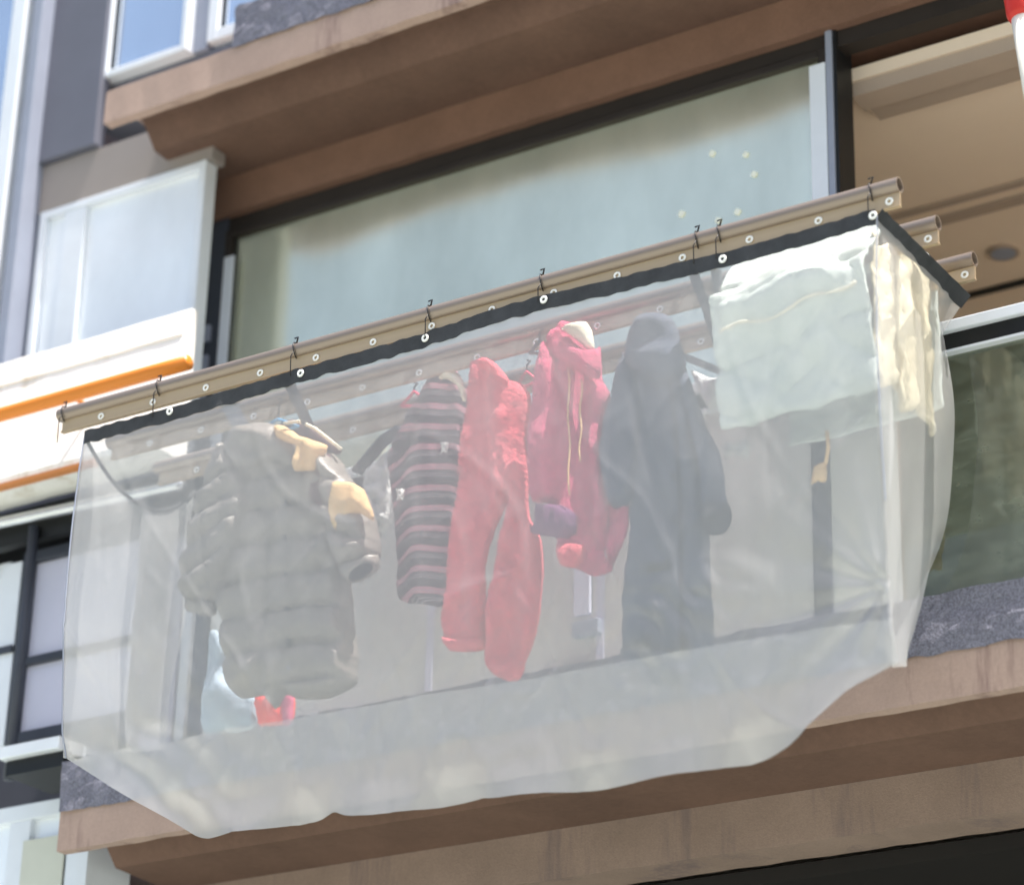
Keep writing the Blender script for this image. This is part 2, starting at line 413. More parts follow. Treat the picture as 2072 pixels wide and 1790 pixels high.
def window(x0, x1, z0, z1, m, fw=.05, mull=(), fm='white', y=YW, seal=True, trans=(), wsill=None):
    b = MB()
    b.box(x0, x0+fw, y-.03, y+.04, z0, z1, .004); b.box(x1-fw, x1, y-.03, y+.04, z0, z1, .004)
    b.box(x0+fw, x1-fw, y-.028, y+.04, z0, z0+fw, .004); b.box(x0+fw, x1-fw, y-.028, y+.04, z1-fw, z1, .004)
    for mx, mw in mull: b.box(mx-mw/2, mx+mw/2, y-.024, y+.03, z0+fw, z1-fw, .003)
    for tz, tw in trans: b.box(x0+fw, x1-fw, y-.020, y+.03, tz-tw/2, tz+tw/2, .003)
    f = b.build('window', MT[fm], bld)
    MB().box(x0+fw-.004, x1-fw+.004, y+.002, y+.010, z0+fw-.004, z1-fw+.004).build('pane', m, f)
    if seal:
        for xx in (x0+fw, x1-fw-.010): MB().box(xx, xx+.010, y-.008, y+.004, z0+fw, z1-fw).build('gasket', MT['dark'], f)
    return f
# post between the left bay and the middle window
XL = at(447, 330, YW).x                              # left edge of the white post
xw = [at(x, 745, YW).x for x in (378, 412, 432, 440, 457, 470)]
p0, p1, p2, p3, p4 = [at(x, 560, YW).x for x in (400, 426, 448, 462, 478)]
ZH = 6.865
MB().box(p0, p1, YW-.05, YW+.10, 4.46, ZH, .004).build('window_post', MT['white'], bld)
MB().box(p1, p2+.03, YW-.02, YW+.10, 4.46, ZH+.0).build('post_channel', MT['charcoal'], bld)
for zz in (5.93, 6.08, 6.20, 6.33): MB().box(p1+.014, p1+.045, YW-.038, YW-.02, zz, zz+.07, .004).build('lock_keeper', MT['greyframe'], bld)
# middle pane
xm1 = at(1664, 250, YW).x; xm2 = at(1681, 250, YW).x; xm3 = at(1696, 250, YW).x
win = window(p2+.03, xm2, 4.47, 6.80, MT['pane'], .030, fm='head')
MB().box(at(1648, 250, YW).x, xm2, YW-.034, YW-.0285, 4.52, 6.74, .002).build('jamb', MT['white'], bld)
MB().box(p3, p4+.01, YW-.034, YW-.0285, 4.52, 6.68, .002).build('jamb', MT['white'], bld)
MB().box(xm2, xm2+.025, YW-.03, YW+.05, 4.47, ZH, .003).build('window_post', MT['greyframe'], bld)
MB().box(xm2+.025, xm3+.01, YW-.02, YW+.10, 4.47, ZH).build('post_channel', MT['dark'], bld)
MB().box(p2+.03, XR, YW-.01, YW+.06, 6.80, ZH).build('window_head', MT['head'], bld)
for sx, sy, q in ((1440, 310, .016), (1508, 312, .015), (1525, 352, .016), (1378, 432, .018), (1491, 428, .017), (1452, 445, .015)):
    c = at(sx, sy, YW-.004); b = MB(); pts = []
    for k in range(8):
        a = k*PI/4+.3; r = q*.85 if k % 2 == 0 else q*.7
        pts.append((c.x+r*math.cos(a), c.z+r*math.sin(a)))
    fr = [b.bm.verts.new((x, YW-.003, z)) for x, z in pts]; bk = [b.bm.verts.new((x, YW+.0015, z)) for x, z in pts]
    b.bm.faces.new(fr); b.bm.faces.new(bk[::-1])
    for k in range(8): b.bm.faces.new((fr[k], bk[k], bk[(k+1) % 8], fr[(k+1) % 8]))
    b.build('sticker', MT['sticker'], win)
# right room: open sliding window, ceiling seen through it
rm = MB(); ZC = 6.72
MB().box(xm3-2.2, XR+1, YW+.10, 3.9, ZC, ZC+.05).build('ceiling', MT['ceil'], bld)
MB().prism([(YW+.11, ZC-.055), (YW+.22, ZC-.055), (YW+.22, ZC-.030), (YW+.34, ZC-.030), (YW+.34, ZC-.002), (YW+.11, ZC-.002)], xm3, XR+1).build('ceiling_cornice', MT['ceil2'], bld)
yb = atZ(1900, 407, ZC).y; yk = atZ(2010, 578, ZC).y
for ya_, yc_ in ((yb, yb+.035), (yb+.10, yb+.16)): MB().box(xm3-2.2, XR+1, ya_, yc_, ZC-.012, ZC-.001).build('ceiling_strip', MT['ceil2'], bld)
MB().box(xm3-2.2, XR+1, yk, yk+.03, ZC-.016, ZC-.001).build('ceiling_gap', MT['dark'], bld)
dl = atZ(2030, 508, ZC); b = MB(); b.tube([dl+Vector((0, 0, -.001)), dl+Vector((0, 0, -.012))], .062, 24)
d0 = b.build('downlight', MT['ceil2'], bld)
b = MB(); b.tube([dl+Vector((0, 0, -.0125)), dl+Vector((0, 0, -.014))], .048, 24); b.build('lamp_glass', MT['greyframe'], d0)
MB().box(xm3-2.2, XR+1, 3.9, 3.95, 4.3, ZC).build('room_back_wall', MT['inwall'], bld)
MB().box(XR+1, XR+1.05, YW+.1, 3.9, 4.3, 4.9).build('room_side_wall', MT['inwall'], bld)  # unseen wall, kept low so side light reaches the ceiling
MB().box(xm3-2.25, xm3-2.2, YW+.1, 3.9, 4.3, ZC).build('room_side_wall', MT['inwall'], bld)
MB().box(xm3-2.2, XR+1, YW+.1, 3.9, 4.26, 4.30).build('room_floor', MT['ceil'], bld)
# main wall mass above and to the left
MB().box(-2.3, XR, .76, .9, ZH, 7.03).build('lintel_wall', MT['soffit'], bld)
MB().box(-2.3, XR, .9, 3.0, 7.04, 7.16).build('upper_floor_slab', MT['soffit'], bld)

# upper storey: column, blue window, next window
YC = .32
uc0, uc1 = at(88, 120, YC).x, at(208, 120, YC).x
MB().box(uc0, uc1, YC, YC+.06, 7.205, 9.3, .005).build('column', MT['column'], bld)
u0, u1, u2 = at(216, 120, YC+.05).x, at(372, 60, YC+.05).x, at(400, 60, YC+.05).x
zu = max(at(222, 163, YC+.05).z, 7.18)
window(u0, u2-.03, zu, 9.2, MT['paneB'], .030, y=YC+.05)
window(u2+.05, .9, zu+.02, 9.2, MT['paneB'], .05, y=YC+.08)
MB().box(u2-.025, u2+.045, YC+.06, YC+.12, zu, 9.2).build('post_channel', MT['greyframe'], bld)
MB().box(u0-.02, -1.0, YC+.08, YC+.2, zu-.2, zu-.002).build('window_sill', MT['column'], bld)
# left bay: frames, frosted window, soffit
l0, l1, l2 = at(38, 300, YC).x, at(62, 300, YC).x, at(84, 300, YC).x
MB().box(l0-.045, l0+.030, YC-.08, YC+.1, 6.05, 9.3, .004).build('window_post', MT['white'], bld)
MB().box(l0+.030, l1, YC-.03, YC+.1, 6.05, 9.3).build('post_channel', MT['column'], bld)
MB().box(l1, l2-.01, YC-.07, YC+.1, 6.05, 9.3, .004).build('window_post', MT['greyframe'], bld)
MB().box(-6, XB_LO-.0, .95, 1.05, 0, 10).build('wall', MT['column'], bld)
MB().box(XB_LO-.01, -1.95, .90, .95, 7.17, 9.6).build('wall', MT['column'], bld)
YF = YC+.05
wz1 = (at(90, 425, YF).z+at(415, 345, YF).z)/2; wz0 = 5.9
xfr = at(409, 560, YF).x
window(l2+.012, xfr, wz0, wz1, MT['paneL'], .032, mull=((at(148, 560, YF).x, .11),), y=YF, fm='white', seal=False)
MB().box(l2-.01, xfr+.02, YF-.02, YF+.06, wz1+.003, 7.20, .003).build('spandrel_panel', MT['baysoffit'], bld)
window(-5.2, l0-.05, 6.2, 7.35, MT['paneL'], .06, y=YW+.05)
window(-5.2, l0-.05, 7.45, 9.0, MT['paneB'], .06, y=YW+.05)
MB().box(-5.2, l0-.05, YW+.0, YW+.2, 7.35, 7.45).build('window_head', MT['orangepaint'], bld)
# sunlit white parapet of the left bay (front given a tilt to catch the sun) with its ledge
zt, zm_, zb = at(375, 628, .02).z, at(378, 682, .0).z, at(160, 940, -.13).z
xp = at(384, 700, .02).x
MB().prism([(-.14, zb), (-.145, zb+.02), (-.018, zm_), (-.028, zm_+.004), (.02, zt), (.05, zt), (.05, zb)], -6, xp, 80, .003).build('parapet', MT['whitewall'], bld)
MB().prism([(-.15, zb-.004), (-.15, zb-.018), (-.118, zb-.019), (-.118, zb-.004)], -6, at(168, 950, -.15).x+.05, 6).build('parapet_trim', MT['orangepaint'], bld)
MB().box(-6, -1.70, .07, .11, zb-.14, zb-.004).build('parapet_shade_box', MT['dark'], bld)  # solid dark box, its black stands in for the recess's shade
hr = MB(); ha, hb = at(-60, 862, -.22), at(382, 727, -.22); hb.z = ha.z = (ha.z+hb.z)/2
hr.tube([ha+(hb-ha)*k/6 for k in range(-6, 7)], .027, 14)
wr = thing('wooden_handrail', 'round orange varnished wooden handrail along the white sunlit parapet', 'handrail', (ha.x, -.22, ha.z))
hr.build('rail', MT['orange'], wr, True)
for k in (-1.2, 2): q = ha+(hb-ha)*(k+.8)/6; MB().tube([q, q+Vector((0, .06, .0)), q+Vector((0, .16, .0))], .009, 8).build('bracket', MT['orange'], wr, True)
# recess and lower left window (black frame, lavender panes)
YL = .16
f0, f1 = at(75, 1055, YL), at(22, 1505, YL)
zl0 = at(22, 1512, YL).z; zl1 = zb-.10
MB().box(-6, -1.55, YL+.05, YL+.12, zl1-.09, zl1+.04).build('window_head', MT['dark'], bld)
lw = window(f0.x-.02, at(330, 1100, YL).x, zl0, zl1-.05, MT['lavender'], .042, y=YL, fm='charcoal', seal=False, trans=((at(60, 1340, YL).z, .03),))
window(-4.6, f0.x-.12, zl0, zl1-.05, MT['paneL'], .05, y=YL+.04)
MB().box(f0.x-.115, f0.x-.025, YL-.03, YL+.08, zl0, zl1-.08, .004).build('window_post', MT['white'], bld)
MB().box(f0.x-.14, f0.x-.02, YL-.045, YL-.032, at(60, 1330, YL).z+.02, at(60, 1330, YL).z+.045).build('latch', MT['charcoal'], bld)
sl = at(8, 1535, 0); MB().box(sl.x-.0, -2.16, -.03, YL+.1, sl.z-.01, sl.z+.035, .004).build('window_sill', MT['white'], bld)
MB().box(sl.x+.015, -2.16, .0, YL+.08, sl.z-.065, sl.z-.012).build('sill_gasket', MT['dark'], bld)
xw3 = at(170, 1745, .3).x
w3 = window(-4.6, xw3, 2.6, sl.z-.07, MT['paneL'], .06, y=.30, mull=((at(52, 1650, .3).x, .10),))
MB().box(at(70, 1600, .3).x, xw3-.07, .268, .275, 2.9, at(110, 1690, .27).z).build('blind', MT['inwall'], w3)
MB().box(XB_LO-.5, XB_LO-.003, .50, .56, 0, 4.14).build('wall', MT['inwall'], bld)
MB().box(xw3+.002, xw3+.05, .26, .49, 2.6, sl.z-.08).build('window_post', MT['white'], bld)
# white door panels in the middle behind the sheet
dz0 = 4.47
MB().box(at(325, 1100, .25).x, at(385, 1100, .25).x, .22, .27, dz0, 5.42, .004).build('door_panel', MT['lavender'], bld)
MB().box(at(392, 1100, .25).x, at(410, 1100, .25).x, .22, .26, dz0, 5.42, .004).build('door_panel', MT['white'], bld)

# ------------------------------------------------------------------ railings
rl = thing('metal_railing', 'white tubular handrail with dark posts in front of the left window', 'railing', (-2.2, .02, 4.45))
ra, rb = at(-40, 1066, .02), at(352, 984, .02); zr = (ra.z+rb.z)/2
MB().tube([(ra.x-1.5, .02, ra.z+.01), (ra.x, .02, ra.z), ((ra.x+rb.x)/2, .02, zr), (rb.x, .02, rb.z), (rb.x+.04, .02, rb.z)], .021, 14).build('handrail', MT['chrome'], rl, True)
for xa in (302, 75):
    q = at(xa, 1010, .05)
    MB().tube([(q.x, .05, 4.46), (q.x, .05, zr-.02)], .019, 12).build('post', MT['charcoal'], rl, True)
q = at(302, 1270, .05)
MB().box(q.x-.07, q.x-.018, .035, .06, q.z+.015, q.z+.05, .003).build('clamp', MT['charcoal'], rl)
MB().box(q.x+.018, q.x+.09, .035, .06, q.z-.035, q.z, .003).build('clamp', MT['charcoal'], rl)
gb = thing('glass_balustrade', 'flat white top rail over green tinted glass panel along the balcony edge', 'balustrade', (1.2, .04, 4.46))
zg = at(1930, 652, 0).z
gx0 = -1.62
MB().box(gx0, XR, -.012, .058, zg-.030, zg+.006, .004).build('top_rail', MT['white'], gb)
MB().box(gx0, XR, .006, .050, zg-.085, zg-.0305).build('gasket', MT['dark'], gb)
xq = at(1668, 1100, .03).x; xg = 1.0
MB().box(gx0, XR, -.002, .046, zg-.094, zg-.0855).build('bead', MT['white'], gb)
MB().box(xg, XR, .024, .034, 4.452, zg-.086).build('glass_panel', MT['paneG'], gb)
MB().box(gx0, xg-.012, .024, .034, 4.452, zg-.086).build('glass_panel', MT['clear'], gb)
for xa in (xq, gx0+.02): MB().box(xa-.029, xa+.029, .010, .052, 4.455, zg-.086, .003).build('post', MT['charcoal'], gb)

for xa in (862, 1207):
    q = at(xa, 1300, .0); MB().box(q.x-.013, q.x+.013, .0195, .0235, 4.455, zg-.095).build('glazing_bar', MT['lavender'], gb)
q0, q1 = at(1158, 1245, .0), at(1192, 1138, .0)
MB().box(q0.x, q1.x, .004, .022, q0.z, q1.z, .003).build('white_plate', MT['lavender'], gb)
q0, q1 = at(1158, 1290, .0), at(1212, 1247, .0)
MB().box(q0.x, q1.x, -.006, .022, q0.z, q1.z-.004, .003).build('latch_box', MT['greyframe'], gb)
# pole at the upper right corner
pl = thing('white_pole', 'white pole with a red cap leaning in the upper right corner', 'pole', (1.62, -.3, 5.6))
pa, pb = at(2068, 30, -.3), at(2101, 225, -.3)
MB().tube([pa, pb, pb+(pb-pa)*4.0], .034, 16).build('shaft', MT['ivory'], pl, True)
qc = pb+(pb-pa)*((zg-pb.z)/(pb.z-pa.z))
MB().tube([qc+Vector((0, .03, 0)), Vector((qc.x, -.013, zg-.01))], .012, 10).build('clamp_arm', MT['greyframe'], pl, True)
MB().tube([pa+(pa-pb)*.6, pa+(pa-pb)*.55, pa, pa+(pb-pa)*.05], [.03, .045, .045, .037], 16).build('cap', MT['redcap'], pl, True)

# ------------------------------------------------------------------ drying rack
ZR = 5.411
rack = thing('drying_rack', 'champagne aluminium drying rack of three parallel rods with white eyelets', 'drying rack', (0, 0, 4.46))
def ring_mb(x, y): return MB().torus((x, y-.006, ZR-.046), .0090, .0036, (0, 1, 0), 14, 6)
RX = [-1.53+.218*k for k in range(14)]
for Y in (-.65, -.40, -.15):
    b = MB(); n = 20
    # hollow round tube
    for r_ in (.0235, .0195):
        b.tube([(-1.715, Y, ZR), (0, Y, ZR), (1.335, Y, ZR)], r_, n, False)
    for x in (-1.715, 1.335):
        vo = [b.bm.verts.new((x, Y+.0235*math.cos(2*PI*k/n), ZR+.0235*math.sin(2*PI*k/n))) for k in range(n)]
        vi = [b.bm.verts.new((x, Y+.0195*math.cos(2*PI*k/n), ZR+.0195*math.sin(2*PI*k/n))) for k in range(n)]
        for k in range(n): b.bm.faces.new((vo[k], vo[(k+1) % n], vi[(k+1) % n], vi[k]))
    rod = b.build('rod', MT['alu'], rack, True)
    f = MB().prism([(Y-.003, ZR-.022), (Y+.003, ZR-.022), (Y+.003, ZR-.062), (Y+.008, ZR-.062), (Y+.008, ZR-.067), (Y-.008, ZR-.067), (Y-.008, ZR-.062), (Y-.003, ZR-.062)], -1.70, 1.335, 1)
    f.build('fin', MT['fin'], rod)
    first = None
    for x in RX:
        if first is None: first = ring_mb(RX[0], Y).build('ring', MT['ring'], rod, True)
        else:
            c = first.copy(); COL.objects.link(c); c.parent = rod; c.location = (x-RX[0], 0, 0)
# folding support arms
def arm(pts, w=.03): 
    b = MB()
    for a, c in zip(pts, pts[1:]): b.bar(a, c, .012, w, up=(0, -1, .3))
    return b
arm([at(1403, 553, -.60), at(1436, 640, -.36), at(1470, 742, -.10)], .036).build('support_arm', MT['charcoal'], rack)
arm([at(1448, 545, -.60), at(1462, 640, -.34), at(1473, 720, -.14)], .030).build('support_arm', MT['charcoal'], rack)
arm([at(1385, 722, -.08), at(1480, 760, -.08)], .030).build('support_arm', MT['charcoal'], rack)
arm([(-.80, -.62, ZR-.06), (-.87, -.10, 5.0)], .034).build('support_arm', MT['charcoal'], rack)
arm([(-1.06, -.62, ZR-.05), (-1.10, -.38, ZR-.16), (-1.13, -.05, 5.0)], .05).build('support_arm', MT['greyframe'], rack)
arm([at(722, 955, -.1), at(775, 892, -.15), at(812, 868, -.2)], .040).build('support_arm', MT['charcoal'], rack)

# ------------------------------------------------------------------ plastic sheet
sh = thing('plastic_sheet', 'milky translucent plastic sheet with black hem hung as a curtain round the laundry', 'sheet', (-.2, -.65, 5.3))
YS = -.66
hemP = [(172, 884), (230, 868), (343, 838), (470, 800), (608, 758), (720, 727), (850, 690), (980, 645), (1100, 611), (1210, 586), (1330, 556), (1462, 525), (1600, 488), (1700, 458), (1772, 438)]
HT = resample([at(x, y, YS) for x, y in hemP], .02, False)
botP = [(127, 1531), (200, 1574), (262, 1612), (330, 1651), (385, 1686), (425, 1691), (560, 1672), (640, 1657), (674, 1641), (702, 1652), (770, 1651), (940, 1618), (975, 1612), (1010, 1614), (1250, 1588), (1450, 1556), (1545, 1534), (1600, 1504), (1640, 1472), (1680, 1438), (1740, 1382), (1812, 1338)]
BT = resample([at(x, y, -.62) for x, y in botP], .02, False)
def curve(A, u):
    L = np.r_[0, np.cumsum(np.linalg.norm(np.diff(A, axis=0), axis=1))]; L /= L[-1]
    return Vector([float(np.interp(u, L, A[:, i])) for i in range(3)])
def byx(A, x): return Vector((x, float(np.interp(x, A[:, 0], A[:, 1])), float(np.interp(x, A[:, 0], A[:, 2]))))
kn = at(1806, 1196, -.60)                            # where the corner is tied
rows = []; NV = 116
def column(T, B, kind, s):
    col = []
    for j in range(NV+1):
        v = j/NV; e = v
        p = T.lerp(B, e)
        amp = (.3+.7*v)*min(1, v/.10)
        if kind == 'f':
            x, z = p.x, p.z
            dk = math.hypot(x-kn.x, z-kn.z); ang = math.atan2(z-kn.z, x-kn.x)
            f = .020*amp*N(x*2.3, z*.9, 1)+.008*amp*N(x*6+z*1.5, z*2.0, 4)+.003*N(x*15, z*6, 9)
            f += .010*math.exp(-dk/.28)*math.sin(ang*11+N(ang*3)*2)
            rg = lambda q, w: max(0, 1-abs(q)/w)**1.5
            f += .005*amp*rg(N(x*1.9+z*1.3, z*.9-x*.5, 11), .05)+.004*amp*rg(N(x*3.4-z*1.2, z*1.0+x*.5, 21), .07)-.004*amp*rg(N(x*3.0+z*.5, z*.5, 31), .05)+.003*amp*rg(N(x*7-z*3, z*3+x, 51), .10)
            dc = math.hypot((x-.62)/.32, (z-4.28)/.28)
            f += .010*max(0, 1-dc)*(abs(N(x*9+z*8, z*9-x*5, 41))-.2)*2
            # crumpled diagonal gathers at the lower left
            f += .008*max(0, v-.55)*max(0, min(-.7-x, (x+1.6)*1.2))*6*math.sin((x*.8+z)*34+3*N(x*5, z*5))
            edge = max(0, v-.93)/.07
            p = p+Vector((0, -f-.035*math.sin(PI*v)-.02*edge*math.sin(x*13), 0))
            sx = max(0, x-.95)
        else:
            f = .020*amp*math.sin(s*9+v*3+2*N(s*3, v*2))+.018*N(s*5, v*3, 2)*min(1, v/.1)
            p = p+Vector((f+0, 0, .0))
        col.append(p)
    return col
# left side panel, top edge sagging
LA = Vector((-1.60, -.075, 5.33))
TL, TR = curve(HT, 0), curve(HT, 1)
BL, BR = curve(BT, 0), curve(BT, 1)
NL = 18
ltop = []
for i in range(NL):
    s = i/NL; t = LA.lerp(TL, s); t.z -= .62*s*(1-s)+.0; t.x += .02*math.sin(PI*s)
    if s > .9: pass
    ltop.append(t); rows.append(column(t, Vector((-1.62, -.10, 4.40)).lerp(BL, s), 'l', s))
NF = 230
ftop = []
for i in range(NF+1):
    u = i/NF; t = curve(HT, u); xb = BL.x+(BR.x-BL.x)*u; b = byx(BT, xb)
    if i == 0: b = BL.copy()
    ftop.append(t); rows.append(column(t, b, 'f', u))
sideB = resample([BR, at(1822, 1346, -.48), at(1836, 1348, -.28), at(1845, 1335, -.14), at(1856, 1312, -.03)], .02, False)
RE = [at(1950, 612, -.07), at(1925, 655, -.06), at(1903, 700, -.05)]
NR = 44; rtop = []
for i in range(1, NR+1):
    s = i/NR; t = TR.lerp(RE[0], s); b = curve(sideB, s)
    rtop.append(t); rows.append(column(t, b, 'r', s))
# pinch the right back edge inwards below the hem, as gathered by the wall
for i in range(NR):
    s = (i+1)/NR
    for j in range(NV+1):
        v = j/NV; k = (-.075*min(1, v/.08)+.135*math.sin(PI*min(1, v)**1.25))*(s**2)
        rows[-NR+i][j].x += k
g = MB(); g.grid(rows)
sheet = g.build('film', MT['sheet'], sh, True)
fa, fb = at(380, 1512, -.62), at(1560, 1312, -.62); fold_rows = []
for i in range(NF+1):
    colm = rows[NL+i]; q = []
    def ftop_z(x): return fa.z+(fb.z-fa.z)*(x-fa.x)/(fb.x-fa.x)+.024+.006*N(x*4, 7)
    j0 = next((j for j in range(NV+1) if colm[j].z < ftop_z(colm[j].x)), NV-2); j0 = min(max(j0, 1), NV-2)
    z0_ = ftop_z(colm[j0].x); dz = colm[j0-1].z-colm[j0].z; fr_ = min(1, max(0, (z0_-colm[j0].z)/max(dz, 1e-6))); js = j0-fr_
    for k in range(23):
        jf = js+(NV-js)*k/22; a = min(int(jf), NV); b_ = min(a+1, NV); p = colm[a].lerp(colm[b_], jf-a)
        q.append(p+Vector((0, .003+.008*math.sin(PI*k/22)+.003*N(p.x*6, p.z*6), 0)))
    fold_rows.append(q)
MB().grid(fold_rows).build('turned_up_hem', MT['sheet'], sh, True)
# black hem webbing along the top
def strip(tops, h, thick, name, wav=.004, down=Vector((0, 0, -1)), out=Vector((0, -1, 0))):
    b = MB(); R = []
    for i, t in enumerate(tops):
        w = Vector((0, wav*N(i*.23, 3), wav*N(i*.31)*1.5)); hh = h*(1+.12*N(i*.17, 8))
        c = t+w
        dn = down*hh+out*.004*N(i*.21, 5); R.append([c+out*thick, c+out*thick+dn*.5, c+out*thick+dn, c-out*thick+dn, c-out*thick, c+out*thick])
    b.grid(R); b.bm.faces.new([v for v in list(b.bm.verts)[:5]][::-1])
    bmesh.ops.remove_doubles(b.bm, verts=b.bm.verts, dist=1e-5)
    return b.build(name, MT['hem'], sh, False)
ft = [t+Vector((0, -.004, .020)) for t in ftop]
strip(ft, .048, .0012, 'hem_band')
strip([t+Vector((.022, 0, .018)) for t in [TR]+rtop], .048, .0012, 'hem_band', .002, down=Vector((-.70, 0, -.71)), out=Vector((.71, 0, -.70)))
b = MB(); b.tube([t for t in ltop]+[TL], .0065, 8); b.build('hem_cord', MT['hem'], sh, True)
for pxy in ((343, 832), (608, 755), (1462, 524), (1766, 436), (860, 684), (1100, 606)):
    q = at(pxy[0], pxy[1], YS-.010); MB().torus(q, .009, .0042, (0, 1, 0), 14, 6).build('grommet', MT['ring'], sh, True)
# dark stitched seam down the front right corner
seam = rows[NL+NF]; b = MB(); b.tube([p+Vector((.006, -.004, 0)) for p in seam[:int(NV*.68)]], .0017, 6); b.build('seam', MT['greyframe'], sh, True)
lseam = rows[NL]; b = MB(); b.tube([p+Vector((0, -.003, 0)) for p in lseam], .0024, 6); b.build('seam', MT['greyframe'], sh, True)

# wires that hang the hem from the front rod
hooks = [(145, 'at its left tip'), (330, 'just right of its left tip'), (600, 'above the puffer jacket'), (868, 'above the striped sweater'),
         (1095, 'above the red hoodie'), (1412, 'pale one left of the blanket'), (1458, 'black one left of the blanket'), (1773, 'at its right tip')]
for hx, where in hooks:
    q = at(hx, 700, -.65); x = q.x
    yy = float(np.interp(x, HT[:, 0], HT[:, 2]))
    pts = []
    for k in range(13):
        a = -.35*PI+k*(1.75*PI)/12; pts.append(Vector((x+.010*math.sin(a*1.0), -.65-.028*math.sin(a+.4), ZR+.028*math.cos(a+.4))))
    tail = [Vector((x+.003, -.679, ZR-.03)), Vector((x+.002, -.676, (ZR+yy)/2-.02)), Vector((x, -.672, yy))]
    b = MB(); b.tube(pts, .0021, 6); b.tube([pts[6]]+tail, .0017, 6)
    b.tube([Vector((x, -.65, ZR+.026)), Vector((x+.012, -.66, ZR+.042)), Vector((x-.004, -.655, ZR+.043))], .0028, 6)
    o = b.build('wire_hook', MT['wire'], None, True); top(o, (x, -.65, ZR))
    tag(o, 'thin dark wire hook on the front rod, '+where, 'hook', 'wire hooks holding the sheet to the front rod')

# ------------------------------------------------------------------ puffer jacket
def jk(pts): return [(323.8+x*.3919, 782.4+y*.3919) for x, y in pts]
YJ = -.42
jz = at(560, 1000, YJ)
J = thing('puffer_jacket', 'long dark taupe quilted puffer jacket with painted tan sun patches, hung on a blue hanger', 'jacket', (jz.x, YJ, 4.35))
def quilt(s, ph, tilt=0., A=.020):
    def f(x, z):
        t = (z+tilt*x+.012*N(x*7, z*5))/s+ph
        h = 2.3*A*(max(0., math.sin(PI*(t-math.floor(t))))**.45)
        return h+.014*N(x*9, z*14)+.010*abs(N(x*20+z*8, z*24))-.016*math.exp(-((x-jz.x-.035)/.014)**2)
    return f
puff('body', jk([(430, 380), (560, 300), (700, 330), (860, 320), (960, 420), (1000, 600), (955, 760), (985, 1000), (1000, 1200), (1022, 1400), (1000, 1540), (850, 1612), (700, 1606), (640, 1590), (598, 1668), (555, 1598), (430, 1612), (380, 1570), (365, 1400), (345, 1230), (345, 1100), (400, 900), (440, 700), (420, 520)]), YJ, .045, MT['jacket'], J, quilt(.118, .2, .05), .045, .009)
puff('sleeve', jk([(345, 300), (295, 440), (250, 560), (200, 760), (160, 900), (138, 1050), (150, 1110), (290, 1118), (335, 1100), (355, 1050), (425, 890), (475, 740), (505, 640), (490, 540), (440, 400), (390, 320)]), YJ-.045, .05, MT['jacket'], J, quilt(.092, .1, -.35, .016), .045, .009)
puff('cuff', jk([(150, 1085), (290, 1100), (276, 1182), (200, 1176), (134, 1152)]), YJ-.05, .032, MT['jacket'], J, None, .03, .012)
puff('sleeve', jk([(880, 340), (940, 400), (1000, 490), (1080, 570), (1112, 680), (1135, 790), (1125, 880), (1060, 930), (955, 950), (925, 880), (895, 780), (880, 640), (860, 480)]), YJ-.04, .055, MT['jacket'], J, quilt(.090, .3, .4, .016), .045, .009)
puff('cuff', jk([(1125, 870), (1130, 930), (1070, 985), (985, 1012), (945, 985), (940, 935), (1000, 900), (1070, 880)]), YJ-.055, .045, MT['jacket'], J, None, .03, .011)
q = at(*jk([(1035, 955)])[0], YJ-.104); MB().disc(q, .045, .022, .004, .25).build('cuff_shade_disc', MT['dark'], J)  # flat black disc painted for the shade inside the cuff
puff('hood', jk([(340, 300), (395, 215), (520, 182), (600, 205), (690, 300), (705, 400), (640, 410), (590, 388), (540, 392), (480, 430), (420, 442), (370, 395)]), YJ-.085, .04, MT['jacket'], J, lambda x, z: .012*N(x*10, z*16)+.008*math.sin((x*.6+z)*60), .045, .012)
puff('collar', jk([(620, 192), (700, 170), (800, 205), (942, 322), (900, 345), (840, 322), (740, 270), (660, 240)]), YJ-.02, .02, MT['plum'], J, None, .02, .012)
b = MB(); b.tube([at(*p, YJ-.06) for p in jk([(640, 190), (720, 178), (800, 215), (935, 322)])], .006, 8); b.build('collar_piping', MT['cream'], J, True)
tilt = lambda x, z: -.6*(x-jz.x)*0
puff('tan_sun_patch', jk([(590, 205), (650, 200), (720, 250), (780, 275), (868, 300), (830, 380), (790, 432), (690, 432), (700, 370), (705, 300), (640, 290), (610, 270)]), YJ-.105, .035, MT['tan_sun_patch'], J, lambda x, z: .012*math.sin(x*70+z*30)+.006*N(x*25, z*25), .05, .011)  # sunlight on the neck, painted as a separate tan piece
puff('tan_sun_patch', jk([(910, 488), (1000, 500), (1060, 540), (1098, 640), (1100, 692), (1040, 652), (985, 660), (945, 720), (905, 735), (880, 660), (890, 560)]), YJ-.115, .035, MT['tan_sun_patch'], J, lambda x, z: .014*math.sin(x*60-z*20)+.006*N(x*25, z*25), .05, .011)  # sunlight on the upper sleeve, painted as another tan piece
puff('facing', jk([(800, 440), (868, 330), (890, 420), (868, 560), (880, 660), (930, 760), (880, 780), (820, 640), (770, 560)]), YJ-.075, .02, MT['plum'], J, None, .02, .013)
b = MB(); zp = jk([(690, 440), (650, 560), (645, 800), (650, 1000), (655, 1200), (665, 1400)])
b.tube([at(x, y, YJ-.068) for x, y in zp], .006, 8); b.build('zip', MT['charcoal'], J, True)
for pxy in ((672, 1442), (680, 500)):
    q = at(*jk([pxy])[0], YJ-.085); MB().disc(q, .009, .009, .008).build('snap_button', MT['chrome'], J)
